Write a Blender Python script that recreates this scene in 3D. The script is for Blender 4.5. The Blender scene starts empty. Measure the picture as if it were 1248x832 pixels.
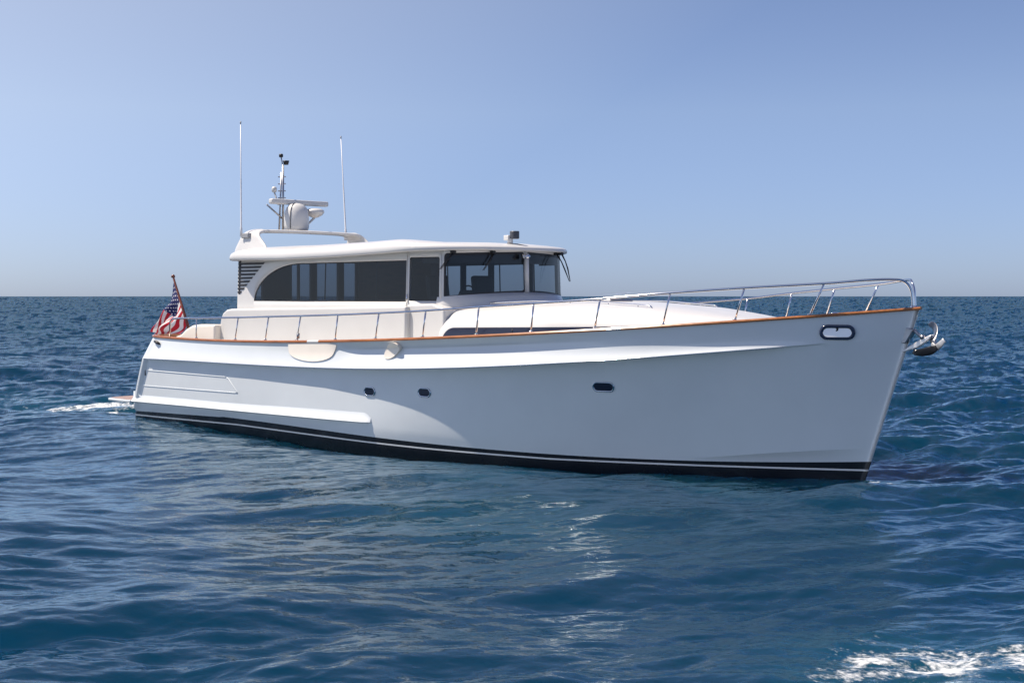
import bpy, bmesh, math, random
import numpy as np
from mathutils import Vector, Matrix
from mathutils.geometry import tessellate_polygon

S = bpy.context.scene
COL = S.collection
random.seed(4)
RNG = np.random.default_rng(11)
rad = math.radians

# ------------------------------------------------------------------ camera
TH = rad(44.3)
RIGHT = np.array([math.cos(TH), math.sin(TH), 0.0])
FWD = np.array([-math.sin(TH), math.cos(TH), 0.0])
CAM = np.array([18.8656, -17.9693, 2.66])
cd = bpy.data.cameras.new('camera'); cam = bpy.data.objects.new('camera', cd); COL.objects.link(cam)
cam.location = CAM
cam.rotation_euler = (rad(90), 0, TH)
cd.sensor_width = 36; cd.lens = 1700 / 1248 * 36
cd.shift_y = -55 / 1248
cd.clip_start = 0.1; cd.clip_end = 60000
S.camera = cam

# ------------------------------------------------------------------ light
SUN = np.array([-0.40, -0.335, 0.855]); SUN /= np.linalg.norm(SUN)
w = bpy.data.worlds.new('World'); S.world = w; w.use_nodes = True
nt = w.node_tree; bg = nt.nodes['Background']
sky = nt.nodes.new('ShaderNodeTexSky'); sky.sky_type = 'NISHITA'; sky.sun_disc = False
sky.sun_elevation = math.asin(SUN[2]); sky.sun_rotation = math.atan2(SUN[0], SUN[1])
sky.air_density = 0.7; sky.dust_density = 0.3; sky.ozone_density = 2.0; sky.altitude = 0
# white balance of the clear sky plus the pale haze round the sun (depends only on the direction in the world)
wt = nt.nodes.new('ShaderNodeMix'); wt.data_type = 'RGBA'; wt.blend_type = 'MULTIPLY'; wt.inputs[0].default_value = 1
wt.inputs[7].default_value = (0.95, 0.875, 0.94, 1)
wc = nt.nodes.new('ShaderNodeTexCoord'); wv = nt.nodes.new('ShaderNodeVectorMath'); wv.operation = 'DOT_PRODUCT'; wv.inputs[1].default_value = tuple(SUN)
wr = nt.nodes.new('ShaderNodeMapRange'); wr.inputs['From Min'].default_value = 0.12; wr.inputs['From Max'].default_value = 0.40; wr.inputs['To Max'].default_value = 0.42
wa = nt.nodes.new('ShaderNodeMix'); wa.data_type = 'RGBA'; wa.blend_type = 'ADD'; wa.inputs[7].default_value = (3.8, 3.5, 2.3, 1)
nt.links.new(sky.outputs[0], wt.inputs[6]); nt.links.new(wc.outputs['Generated'], wv.inputs[0]); nt.links.new(wv.outputs['Value'], wr.inputs[0])
# deeper blue towards the zenith
wz = nt.nodes.new('ShaderNodeSeparateXYZ'); nt.links.new(wc.outputs['Generated'], wz.inputs[0])
wq = nt.nodes.new('ShaderNodeMapRange'); wq.inputs['From Min'].default_value = 0.21; wq.inputs['From Max'].default_value = 0.5; nt.links.new(wz.outputs['Z'], wq.inputs[0])
wd2 = nt.nodes.new('ShaderNodeMix'); wd2.data_type = 'RGBA'; wd2.blend_type = 'MULTIPLY'; wd2.inputs[7].default_value = (0.06, 0.36, 0.85, 1)
nt.links.new(wq.outputs[0], wd2.inputs[0]); nt.links.new(wt.outputs[2], wd2.inputs[6])
wh = nt.nodes.new('ShaderNodeMapRange'); wh.inputs['From Min'].default_value = 0.13; wh.inputs['From Max'].default_value = 0.0; nt.links.new(wz.outputs['Z'], wh.inputs[0])
wd3_ = nt.nodes.new('ShaderNodeMix'); wd3_.data_type = 'RGBA'; wd3_.blend_type = 'MULTIPLY'; wd3_.inputs[7].default_value = (0.54, 0.67, 0.93, 1)
nt.links.new(wh.outputs[0], wd3_.inputs[0]); nt.links.new(wd2.outputs[2], wd3_.inputs[6])
nt.links.new(wr.outputs[0], wa.inputs[0]); nt.links.new(wd3_.outputs[2], wa.inputs[6])
nt.links.new(wa.outputs[2], bg.inputs[0]); bg.inputs[1].default_value = 0.087
sl = bpy.data.lights.new('sun', 'SUN'); so = bpy.data.objects.new('sun', sl); COL.objects.link(so)
sl.energy = 5.0; sl.angle = rad(0.53); sl.color = (1.0, 0.885, 0.75)
so.rotation_euler = Vector(-SUN).to_track_quat('-Z', 'Y').to_euler()
S.view_settings.view_transform = 'Standard'; S.view_settings.look = 'None'
S.view_settings.exposure = 0.60; S.view_settings.gamma = 1.0
S.view_settings.use_curve_mapping = False
S.render.engine = 'CYCLES'
S.cycles.max_bounces = 10; S.cycles.transparent_max_bounces = 12
S.cycles.use_denoising = True

# ------------------------------------------------------------------ materials
def mat(name, col, rough=0.4, metal=0.0, coat=0.0, bump=0.0, bscale=5.0, var=0.0, vscale=3.0, spec=0.5, stretch=None):
    m = bpy.data.materials.new(name); m.use_nodes = True
    n = m.node_tree; p = n.nodes['Principled BSDF']
    p.inputs['Base Color'].default_value = (*col, 1); p.inputs['Roughness'].default_value = rough
    p.inputs['Metallic'].default_value = metal; p.inputs['Coat Weight'].default_value = coat
    p.inputs['Coat Roughness'].default_value = 0.03; p.inputs['Specular IOR Level'].default_value = spec
    tc = n.nodes.new('ShaderNodeTexCoord'); vec = tc.outputs['Object']
    if stretch:
        mp = n.nodes.new('ShaderNodeMapping'); mp.inputs['Scale'].default_value = stretch
        n.links.new(vec, mp.inputs[0]); vec = mp.outputs[0]
    if var > 0:
        t = n.nodes.new('ShaderNodeTexNoise'); t.inputs['Scale'].default_value = vscale; t.inputs['Detail'].default_value = 5
        r = n.nodes.new('ShaderNodeMapRange'); r.inputs['From Min'].default_value = 0.3; r.inputs['From Max'].default_value = 0.7
        r.inputs['To Min'].default_value = 1 - var; r.inputs['To Max'].default_value = 1 + var * 0.4
        x = n.nodes.new('ShaderNodeMix'); x.data_type = 'RGBA'; x.blend_type = 'MULTIPLY'; x.inputs[0].default_value = 1
        x.inputs[6].default_value = (*col, 1)
        n.links.new(vec, t.inputs[0]); n.links.new(t.outputs[0], r.inputs[0]); n.links.new(r.outputs[0], x.inputs[7])
        n.links.new(x.outputs[2], p.inputs['Base Color'])
        r2 = n.nodes.new('ShaderNodeMapRange'); r2.inputs['To Min'].default_value = rough * 0.8; r2.inputs['To Max'].default_value = rough * 1.3
        n.links.new(t.outputs[0], r2.inputs[0]); n.links.new(r2.outputs[0], p.inputs['Roughness'])
    if bump > 0:
        t = n.nodes.new('ShaderNodeTexNoise'); t.inputs['Scale'].default_value = bscale; t.inputs['Detail'].default_value = 3
        b = n.nodes.new('ShaderNodeBump'); b.inputs['Strength'].default_value = 1.0; b.inputs['Distance'].default_value = bump
        n.links.new(vec, t.inputs[0]); n.links.new(t.outputs[0], b.inputs['Height']); n.links.new(b.outputs[0], p.inputs['Normal'])
    return m

def glass_mat(name, tint, rough=0.01, base=0.02):
    m = bpy.data.materials.new(name); m.use_nodes = True
    n = m.node_tree; n.nodes.clear()
    o = n.nodes.new('ShaderNodeOutputMaterial'); tr = n.nodes.new('ShaderNodeBsdfTransparent')
    gl = n.nodes.new('ShaderNodeBsdfGlossy'); fr = n.nodes.new('ShaderNodeLayerWeight'); mx = n.nodes.new('ShaderNodeMixShader')
    tr.inputs[0].default_value = (*tint, 1); gl.inputs['Roughness'].default_value = rough
    fr.inputs[0].default_value = 0.5
    p5 = n.nodes.new('ShaderNodeMath'); p5.operation = 'POWER'; p5.inputs[1].default_value = 5.0; n.links.new(fr.outputs['Facing'], p5.inputs[0])
    ma = n.nodes.new('ShaderNodeMath'); ma.operation = 'MULTIPLY_ADD'; ma.inputs[1].default_value = 0.6; ma.inputs[2].default_value = 0.045; n.links.new(p5.outputs[0], ma.inputs[0])
    tc = n.nodes.new('ShaderNodeTexCoord'); t = n.nodes.new('ShaderNodeTexNoise'); t.inputs['Scale'].default_value = 1.6
    b = n.nodes.new('ShaderNodeBump'); b.inputs['Distance'].default_value = 0.004
    n.links.new(tc.outputs['Object'], t.inputs[0]); n.links.new(t.outputs[0], b.inputs['Height'])
    n.links.new(b.outputs[0], gl.inputs['Normal'])
    n.links.new(ma.outputs[0], mx.inputs[0]); n.links.new(tr.outputs[0], mx.inputs[1]); n.links.new(gl.outputs[0], mx.inputs[2])
    n.links.new(mx.outputs[0], o.inputs[0])
    return m

GEL = mat('white gelcoat', (0.66, 0.70, 0.725), 0.16, coat=0.6, bump=0.004, bscale=1.1, var=0.03, vscale=1.5)
GELM = mat('white satin gelcoat', (0.59, 0.59, 0.585), 0.3, coat=0.25, var=0.03, vscale=2.0)
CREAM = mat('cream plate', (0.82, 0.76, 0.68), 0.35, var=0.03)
CREAMV = mat('cream vinyl', (0.72, 0.64, 0.52), 0.55, var=0.06, bump=0.003, bscale=14)
BLACK = mat('black boot paint', (0.008, 0.009, 0.014), 0.25, coat=0.3, var=0.15, vscale=2)
STRIPE = mat('white boot stripe', (0.75, 0.75, 0.75), 0.3, var=0.04)
TEAK = mat('varnished teak', (0.36, 0.13, 0.035), 0.22, coat=0.7, var=0.35, vscale=4, stretch=(1, 8, 8))
TEAKD = mat('bare teak', (0.30, 0.21, 0.19), 0.6, var=0.25, vscale=5, stretch=(1, 9, 9))
STEEL = mat('polished steel', (0.72, 0.72, 0.73), 0.09, metal=1.0, var=0.05, vscale=9)
STEELD = mat('brushed steel', (0.42, 0.42, 0.44), 0.32, metal=1.0, var=0.2, vscale=12)
RUB = mat('black rubber', (0.012, 0.012, 0.016), 0.45, var=0.2, vscale=8)
GREY = mat('grey plastic', (0.30, 0.31, 0.33), 0.4, var=0.08)
DGREY = mat('dark grey plastic', (0.06, 0.065, 0.08), 0.4, var=0.1)
INT = mat('dark interior trim', (0.018, 0.016, 0.018), 0.5, var=0.3, vscale=3)
WOOD = mat('interior walnut', (0.07, 0.035, 0.02), 0.35, var=0.3, vscale=3, stretch=(1, 1, 6))
LEATHER = mat('interior leather', (0.03, 0.028, 0.03), 0.5, var=0.2)
DECK = mat('deck nonskid', (0.70, 0.69, 0.66), 0.6, bump=0.002, bscale=60, var=0.05)
GLASS = glass_mat('tinted glass', (0.48, 0.53, 0.58))
DGLASS = mat('dark smoked glass', (0.014, 0.017, 0.035), 0.05, var=0.1, vscale=2)

# ------------------------------------------------------------------ helpers
def link(name, bm, mats, parent=None, smooth=True, loc=None):
    me = bpy.data.meshes.new(name); bm.to_mesh(me); bm.free()
    for m in (mats if isinstance(mats, (list, tuple)) else [mats]): me.materials.append(m)
    if smooth:
        for p in me.polygons: p.use_smooth = True
    o = bpy.data.objects.new(name, me); COL.objects.link(o)
    if parent: o.parent = parent
    return o
def sharp(o, ang=35):
    o.data.set_sharp_from_angle(angle=rad(ang)); return o
def bevel(o, wd=0.02, seg=3):
    b = o.modifiers.new('bevel', 'BEVEL'); b.width = wd; b.segments = seg; b.limit_method = 'ANGLE'; b.angle_limit = rad(40)
    b.harden_normals = False
    for p in o.data.polygons: p.use_smooth = True
    sharp(o, 50); return o
def grid(bm, P, mi=0, cu=False, cv=False):
    """P: (n,m,3) points -> quads"""
    n, m = P.shape[:2]
    V = [[bm.verts.new(P[i, j]) for j in range(m)] for i in range(n)]
    for i in range(n - (0 if cu else 1)):
        for j in range(m - (0 if cv else 1)):
            q = [V[i][j], V[(i + 1) % n][j], V[(i + 1) % n][(j + 1) % m], V[i][(j + 1) % m]]
            try:
                f = bm.faces.new(q); f.material_index = mi
            except ValueError: pass
    return V
def add_box(bm, c, s, rot=None, mi=0):
    r = bmesh.ops.create_cube(bm, size=1.0)
    M = Matrix.Translation(c) @ (rot.to_4x4() if rot else Matrix.Identity(4)) @ Matrix.Diagonal((*s, 1))
    bmesh.ops.transform(bm, matrix=M, verts=r['verts'])
    for v in r['verts']:
        for f in v.link_faces: f.material_index = mi
def tube(bm, pts, r, n=10, mi=0, cap=True):
    pts = [Vector(p) for p in pts]; N = len(pts)
    rr = r if isinstance(r, (list, tuple)) else [r] * N
    rings = []; up = None
    for i, p in enumerate(pts):
        d = (pts[min(i + 1, N - 1)] - pts[max(i - 1, 0)]).normalized()
        if up is None:
            up = d.orthogonal().normalized()
        up = (up - d * up.dot(d)).normalized(); sd = d.cross(up)
        rings.append([bm.verts.new(p + (up * math.cos(a) + sd * math.sin(a)) * rr[i]) for a in [2 * math.pi * k / n for k in range(n)]])
    for i in range(N - 1):
        for k in range(n):
            f = bm.faces.new([rings[i][k], rings[i][(k + 1) % n], rings[i + 1][(k + 1) % n], rings[i + 1][k]]); f.material_index = mi
    if cap:
        bm.faces.new(rings[0][::-1]).material_index = mi; bm.faces.new(rings[-1]).material_index = mi
def lathe(bm, prof, c=(0, 0, 0), n=28, mi=0):
    P = np.array([[(c[0] + r * math.cos(2 * math.pi * k / n), c[1] + r * math.sin(2 * math.pi * k / n), c[2] + z) for k in range(n)] for r, z in prof])
    grid(bm, P, mi, cv=True)
def prism(bm, poly, y0, y1, mi=0):
    """polygon in (x,z) extruded along y"""
    a = [bm.verts.new((x, y0, z)) for x, z in poly]; b = [bm.verts.new((x, y1, z)) for x, z in poly]
    n = len(poly)
    fs = [bm.faces.new(a), bm.faces.new(b[::-1])]
    for i in range(n): fs.append(bm.faces.new([a[i], b[i], b[(i + 1) % n], a[(i + 1) % n]]))
    for f in fs: f.material_index = mi
    bmesh.ops.recalc_face_normals(bm, faces=fs)
def catmull(pts, n=8):
    P = [np.array(p, float) for p in pts]; out = []
    for i in range(len(P) - 1):
        p0 = P[i - 1] if i else 2 * P[0] - P[1]; p1, p2 = P[i], P[i + 1]
        p3 = P[i + 2] if i + 2 < len(P) else 2 * P[-1] - P[-2]
        for k in range(n):
            t = k / n
            out.append(0.5 * (2 * p1 + (p2 - p0) * t + (2 * p0 - 5 * p1 + 4 * p2 - p3) * t * t + (3 * p1 - p0 - 3 * p2 + p3) * t ** 3))
    out.append(P[-1]); return out
def empty(name, loc, label, cat):
    o = bpy.data.objects.new(name, None); COL.objects.link(o); o.location = loc
    o.empty_display_size = 0.3; o['label'] = label; o['category'] = cat; return o
def sm(x, a, b):
    t = np.clip((np.asarray(x, float) - a) / (b - a), 0, 1); return t * t * (3 - 2 * t)

# ------------------------------------------------------------------ hull form
Z_SHEER = [1.2e-05, -0.000105, 0.002863, 0.037359, 1.871772]
Z_KNUCK = [-2.1e-05, 0.000215, 0.005079, 0.024963, 1.409915]
Z_BOOT = [-7e-06, 0.00039, 0.000307, -0.024145, 0.221891]
Z_STR = [0.000226, 0.000332, -0.014605, 0.119399]
def stem_x(z): return 8.45 + 0.345 * np.maximum(z, -0.2)
def tran_x(z): return -7.05 - (1.81 - z) * 0.57
def half(u, bm_, p, nar): return bm_ - nar * u * u if u < 0 else bm_ * (1 - u ** p)
def x_of(u, z): return -1 + u * (stem_x(z) + 1) if u > 0 else -1 + u * (-1 - tran_x(z))
def section(u):
    """rows (b, z, material, is_crease) from the sheer down to the keel"""
    xn = -1 + u * 10.28 if u > 0 else -1 + u * 6.05
    zs = float(np.polyval(Z_SHEER, xn)); zk = float(np.polyval(Z_KNUCK, xn)); zb = float(np.polyval(Z_BOOT, xn))
    if xn < -4: zb = 0.285 - (-4 - xn) * 0.025
    zst = float(np.interp(xn, [-7.1, -3.5, -1.5, 1.5, 4.2, 6.75, 9.3], [.125, .17, .14, .095, .075, .11, .155]))
    bs = half(u, 2.5, 2.9, .16); bk = half(u, 2.55, 2.95, .10); bb = half(u, 2.35, 1.8, .12)
    rc = 0.16 * max(0, (-u - 0.955) / 0.045) ** 2
    bs -= rc; bk -= rc; bb -= rc
    k_on = float(sm(xn, -6.8, -6.72)); k_bow = 1 - float(sm(xn, 7.2, 8.4))
    lip = float(np.interp(xn, [-7, -3, 0, 3, 5, 7, 8.4], [.03, .04, .06, .07, .07, .075, .0])) * k_on
    und = float(np.interp(xn, [-6.8, -3, -1, 0, 1, 3, 5, 7, 8.4], [.075, .09, .12, .155, .18, .23, .27, .21, .0])) * k_on
    und = min(und, 0.3 * bk)
    d1 = 0.13; sh = 0.085 * float(sm(xn, -0.9, 0.2)) * (1 - float(sm(xn, 3, 6.5)))
    rows = []
    b_end = bk - lip; z1 = zs - d1
    b1 = bs + (b_end - bs) * d1 / (zs - zk) - sh
    e = float(np.interp(xn, [-1, 2, 6], [2.0, 2.4, 3.2]))
    for t in (0, .33, .66): rows.append((bs + (b1 - bs) * t, zs - d1 * t, 0, 0))
    for t in np.linspace(0, 1, 13):
        rows.append((b1 + (b_end - b1) * t + lip * t ** e, z1 + (zk - z1) * t, 0, 1 if t == 1 else 0))
    z3 = zk - 0.018; b3 = bk - und
    q = float(np.interp(u, [-1, -.1, .1, .22, .3, .7, 1], [.4, .4, .48, .60, .72, 1.15, 1.25]))
    z5 = float(np.interp(xn, [-8, 1.5, 4.5, 6.3, 6.8, 9.3], [.5, .5, zb + .16, zb + .05, zb + .05, .48]))
    kb = 0.05 * float(sm(u, .72, .88)) * (1 - float(sm(u, .93, 1)))
    for t in np.linspace(0, 1, 22):
        z = z3 + (z5 - z3) * t; tt = (z - zb) / (z3 - zb)
        b = bb + (b3 - bb) * max(tt, 0) ** q + kb * (t ** 3)
        rows.append((b, z, 0, 2 if t == 0 else (3 if t == 1 else 0)))
    b5 = rows[-1][0]
    for t in (.33, .66, 1):
        z = z5 + (zb - z5) * t; tt = (z - zb) / (z3 - zb)
        rows.append((bb + (b3 - bb) * max(tt, 0) ** q + kb * (1 - t) ** 2, z, 0, 0))
    hs = 0.013
    for z, mi in ((max(zst + hs, .02), 1), (zst - hs, 2), (-0.1, 1), (-0.35, 1), (-0.7, 1)):
        dz = zb - z
        rows.append((bb * max(0.0, 1 - 0.10 * dz - 0.25 * max(0, dz - .3)), z, mi, 0))
    return rows
def hull_pt(x, z):
    u = (x + 1) / (float(stem_x(z)) + 1) if x > -1 else (x + 1) / (-1 - tran_x(z))
    u = max(-1, min(1, u)); r = section(u)
    zz = np.array([a[1] for a in r])[::-1]; bb = np.array([a[0] for a in r])[::-1]
    return float(np.interp(z, zz, bb))
def hull_frame(x, z, side=-1):
    e = 0.06
    b = hull_pt(x, z); p = Vector((x, side * b, z))
    tx = Vector((2 * e, side * (hull_pt(x + e, z) - hull_pt(x - e, z)), 0)).normalized()
    tz = Vector((0, side * (hull_pt(x, z + e) - hull_pt(x, z - e)), 2 * e)).normalized()
    n = tx.cross(tz)
    if n.y * side < 0: n = -n
    n.normalize(); tz = n.cross(tx) if n.cross(tx).z > 0 else -n.cross(tx)
    return p, tx, tz.normalized(), n
def sheer(x):
    u = (x + 1) / (float(stem_x(2.3)) + 1) if x > -1 else (x + 1) / 6.05
    for _ in range(3):
        xn = -1 + u * 10.28 if u > 0 else -1 + u * 6.05
        z = float(np.polyval(Z_SHEER, xn)); u = (x + 1) / (float(stem_x(z)) + 1) if x > -1 else (x + 1) / (-1 - tran_x(z))
    u = max(-1, min(1, u))
    rc = 0.16 * max(0, (-u - 0.955) / 0.045) ** 2
    return max(half(u, 2.5, 2.9, .16) - rc, 0.0), z
def deck_z(x): return sheer(x)[1] - 0.13

yacht = empty('motor_yacht', (0, 0, 0), 'long white motor yacht with teak toe rail and black waterline, cruising on open sea', 'yacht')

us = np.concatenate([-1 + np.linspace(0, .06, 9)[:-1], np.linspace(-.94, 0, 46)[:-1], np.linspace(0, 1, 110) ** 0.85])
SEC = [section(float(u)) for u in us]
nr = len(SEC[0])
bm = bmesh.new(); VV = {}
for side in (-1, 1):
    V = []
    for u, r in zip(us, SEC):
        V.append([bm.verts.new((x_of(float(u), z), side * max(b, 0.012), z)) for b, z, _, _ in r])
    VV[side] = V
    for i in range(len(us) - 1):
        xn = -1 + us[i] * 10.28 if us[i] > 0 else -1 + us[i] * 6.05
        for j in range(nr - 1):
            q = [V[i][j], V[i + 1][j], V[i + 1][j + 1], V[i][j + 1]]
            f = bm.faces.new(q if side < 0 else q[::-1]); 
            f.material_index = SEC[i][j + 1][2] if j + 1 >= nr - 5 else 0
    for i in range(len(us) - 1):
        xn = -1 + us[i] * 10.28 if us[i] > 0 else -1 + us[i] * 6.05
        for j in range(nr):
            c = SEC[i][j][3]
            if (c in (1, 2) and -6.85 < xn < 8.3) or (c == 3 and xn > 6.6):
                e = bm.edges.get((V[i][j], V[i + 1][j]))
                if e: e.smooth = False
a, b = VV[-1], VV[1]
for i in (0, -1):
    for j in range(nr - 1):
        q = [a[i][j], a[i][j + 1], b[i][j + 1], b[i][j]]
        f = bm.faces.new(q if i == -1 else q[::-1]); f.material_index = SEC[0][j + 1][2] if j + 1 >= nr - 5 else 0
        if i == 0:
            for e in f.edges:
                if e.verts[0].co.y * e.verts[1].co.y > 0: e.smooth = True
for i in range(len(us) - 1):   # bottom
    bm.faces.new([a[i][-1], a[i + 1][-1], b[i + 1][-1], b[i][-1]]).material_index = 1
# inner bulwark
for side in (-1, 1):
    P = []
    for u, r in zip(us, SEC):
        b0, z0 = r[0][0], r[0][1]; bi = max(b0 - 0.09, 0.0); x0 = min(x_of(float(u), z0), 9.16)
        P.append([(x0, side * b0 * .999, z0 + .001), (x0, side * bi, z0), (x0, side * bi, z0 - .16), (x0, side * bi, z0 - (.62 if x0 < -5.0 else .2))])
    grid(bm, np.array(P))
hull = link('hull', bm, [GEL, BLACK, STRIPE], yacht)

# polished rub strip along the knuckle
for side in (-1, 1):
    L = []
    for u, r in zip(us, SEC):
        xn = -1 + u * 10.28 if u > 0 else -1 + u * 6.05
        k = [c for c in r if c[3] == 1][0]
        if -6.7 < xn < 7.9: L.append((x_of(float(u), k[1]), side * (k[0] + .002), k[1] - .006))
    bm = bmesh.new(); tube(bm, L, .0085, 8); link('rub_strip', bm, STEEL, yacht)
# deck and cockpit sole
bm = bmesh.new()
xs_ = np.concatenate([np.linspace(-5.1, 7.5, 50), np.linspace(7.6, 9.1, 16)])
P = []
for x in xs_:
    bq = max(sheer(x)[0] - 0.07, 0.0); z = deck_z(x)
    P.append([(x, bq * t, z + 0.03 * (1 - t * t)) for t in np.linspace(-1, 1, 9)])
grid(bm, np.array(P))
link('deck', bm, DECK, yacht)
bm = bmesh.new(); add_box(bm, (-6.15, 0, 1.22), (2.3, 4.5, .06)); link('cockpit_sole', bm, TEAKD, yacht, False)

# teak cap rail
def cap(x0, x1, side, name='toe_rail', m=TEAK, wd=.05):
    n = max(3, int((x1 - x0) / .12)); bm = bmesh.new(); P = []
    for x in np.linspace(x0, x1, n):
        bq, z = sheer(x); o = max(bq + .028, .02); i = max(bq - wd - .03, .002)
        P.append([(x, side * o, z - .004), (x, side * (o + .004), z + .02), (x, side * (o - .012), z + .042), (x, side * (i + .012 if i > .01 else i), z + .042), (x, side * i, z + .002)])
    V = grid(bm, np.array(P), cv=True)
    bm.faces.new(V[0]); bm.faces.new(V[-1][::-1])
    bmesh.ops.recalc_face_normals(bm, faces=bm.faces)
    return sharp(link(name, bm, m, yacht), 40)
cap(-7.02, -1.38, -1); cap(-1.05, 5.2, -1); cap(5.43, 9.33, -1); cap(-7.02, 9.33, 1)
cap(-1.38, -1.05, -1, 'gate_sill', GELM); cap(5.2, 5.43, -1, 'fairlead', STEELD)
bm = bmesh.new(); add_box(bm, (-7.0, 0, sheer(-7)[1] + .02), (.16, 4.35, .045)); bevel(link('transom_cap', bm, TEAK, yacht), .012, 2)

# spray rail along the quarter, running out to the swim platform
bm = bmesh.new(); P = []
for x in np.concatenate([np.linspace(-7.86, 0, 60), np.linspace(.03, .19, 8)]):
    k = 1 if x < 0.02 else max(0.3, math.sqrt(max(0.0, (0.20 - x) / .18)))
    z0 = float(np.interp(x, [-8, -5.6, -3, 1], [.43, .45, .46, .475])); bq = hull_pt(x, z0)
    ht = hull_pt(x, z0 + .2) - .004
    o = bq + .075 * k
    P.append([(x, -(ht), z0 + .2), (x, -(bq + .014 * k), z0 + .1), (x, -(bq + .045 * k), z0 + .045), (x, -o, z0 + .014), (x, -(o + .004), z0), (x, -(o - .012), z0 - .016), (x, -(bq - .01), z0 - .02)])
for side in (1, -1):
    bm = bmesh.new(); V = grid(bm, np.array(P) * np.array([1, side, 1])); bm.faces.new(V[-1]); bm.faces.new(V[0])
    bmesh.ops.recalc_face_normals(bm, faces=bm.faces)
    sharp(link('spray_rail', bm, GEL, yacht), 42)
# fine moulded strakes near the stern quarter
for side in (-1, 1):
    def strake(pts, r):
        bm = bmesh.new(); tube(bm, [(x, side * (hull_pt(x, z) + .001), z) for x, z in pts], r, 8); link('moulded_strake', bm, GEL, yacht)
    strake([(x, float(np.interp(x, [-7.3, -3.6], [.78, .80]))) for x in np.linspace(-7.4, -3.7, 30)] + [(-3.72, .815), (-3.85, .93), (-4.0, 1.06), (-4.05, 1.075)], .009)
    strake([(x, float(np.interp(x, [-7.0, -4.0], [1.11, 1.09]))) for x in np.linspace(-7.05, -4.08, 30)], .009)

# swim platform
bm = bmesh.new()
out = []
for t in np.linspace(-1, 1, 41):
    y = 2.36 * t; out.append((-8.88 + .16 * abs(t) ** 16 + .06 * t * t, y))
poly = [(-7.7, -2.4)] + out + [(-7.7, 2.4)]
def plate(poly, z0, z1, mi=0):
    lo = [bm.verts.new((x, y, z0)) for x, y in poly]; hi = [bm.verts.new((x, y, z1)) for x, y in poly]; n = len(poly)
    fs = [bm.faces.new(lo), bm.faces.new(hi)] + [bm.faces.new([lo[i], lo[(i + 1) % n], hi[(i + 1) % n], hi[i]]) for i in range(n)]
    bmesh.ops.recalc_face_normals(bm, faces=fs)
plate(poly, .40, .452)
pf = link('swim_platform', bm, GEL, yacht, False); bevel(pf, .012, 2)
bm = bmesh.new(); plate([(x * .995 - .02 if x < -7.8 else x, y * .975) for x, y in poly], .44, .458)
link('platform_teak', bm, TEAKD, pf, False)

# portholes, hawse and hull fittings
def stadium(L, Hh, n=10):
    r = Hh / 2; c = L / 2 - r
    return [(c + r * math.cos(a), r * math.sin(a)) for a in np.linspace(-math.pi / 2, math.pi / 2, n)] + [(-c + r * math.cos(a), r * math.sin(a)) for a in np.linspace(math.pi / 2, 3 * math.pi / 2, n)]
def ring_on(bm, fr, outer, inner, h0, h1, mi=0):
    p, tx, tz, n = fr
    f = lambda q, h: p + tx * q[0] + tz * q[1] + n * h
    P = np.array([[f(o, h0 - .03), f(o, h1), f(((o[0] + i[0]) / 2, (o[1] + i[1]) / 2), h1 + .006), f(i, h1 - .004), f(i, h0 - .02)] for o, i in zip(outer, inner)])
    grid(bm, P, mi, cu=True)
def face_on(bm, fr, poly, h, mi=0):
    p, tx, tz, n = fr
    bm.faces.new([bm.verts.new(p + tx * a + tz * b + n * h) for a, b in poly]).material_index = mi
for x, z, L in ((0.19, 1.01, .29), (1.5, 1.05, .29), (4.9, 1.27, .37)):
    for side in (-1, 1):
        fr = hull_frame(x, z, side)
        bm = bmesh.new(); ring_on(bm, fr, stadium(L, .165), stadium(L - .05, .115), 0, .014)
        bmesh.ops.recalc_face_normals(bm, faces=bm.faces)
        pr = link('porthole', bm, STEEL, yacht)
        bm = bmesh.new(); face_on(bm, fr, stadium(L - .045, .12), .004); link('glass', bm, DGLASS, pr, False)
for side in (-1, 1):
    fr = hull_frame(8.34, 2.15, side)
    bm = bmesh.new(); ring_on(bm, fr, stadium(.50, .215), stadium(.39, .125), 0, .022)
    bmesh.ops.recalc_face_normals(bm, faces=bm.faces)
    hw = link('hawse_hole', bm, mat('dark blue rim', (.02, .03, .07), .18, coat=.6, var=.1), yacht)
    bm = bmesh.new(); p, tx, tz, n = fr; bm.faces.new([bm.verts.new(p + tx * a + tz * b + n * (.004 - .5 * (b - .065) * .5)) for a, b in stadium(.40, .13)])
    link('hawse_sunlit_plate', bm, mat('sunlit hawse plate', (.93, .92, .90), .35, metal=.75, var=.05), hw, False)  # sunlit inside behind the hole, painted as a bright tilted plate
    bm = bmesh.new(); p, tx, tz, n = fr
    tube(bm, [p + tx * .0 + tz * .07 + n * .012, p + tz * .03 + n * .014, p + tx * -.02 + tz * .018 + n * .014], [.02, .014, .006])
    link('cleat_horn', bm, RUB, hw)
def hull_patch(bm, poly, h, nsub=10, side=-1, slope=0.0):
    """plate lying on the hull: poly in (x,z), star-shaped about its centre"""
    c = np.mean(np.array(poly), 0); P = []
    for t in np.linspace(0, 1, nsub):
        row = []
        for q in poly:
            x, z = c + (np.array(q) - c) * t; row.append((x, side * (hull_pt(x, z) + h + slope * (z - c[1])), z))
        P.append(row)
    row = [];
    for q in poly: row.append((q[0], side * (hull_pt(*q) - .01), q[1]))
    P.append(row)
    grid(bm, np.array(P), cv=True)
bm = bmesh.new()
pp = [(-1.98 + .02, 1.785)] + [(-1.98 + .02 + i * .2, 1.79 + i * .008) for i in range(1, 7)] + [(-.56, 1.80), (-.60, 1.72)] + [(-1.26 + .62 * math.cos(a) * (1 if math.cos(a) > 0 else 1.1), 1.66 + .17 * math.sin(a)) for a in np.linspace(-.1, -math.pi + .1, 14)]
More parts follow.
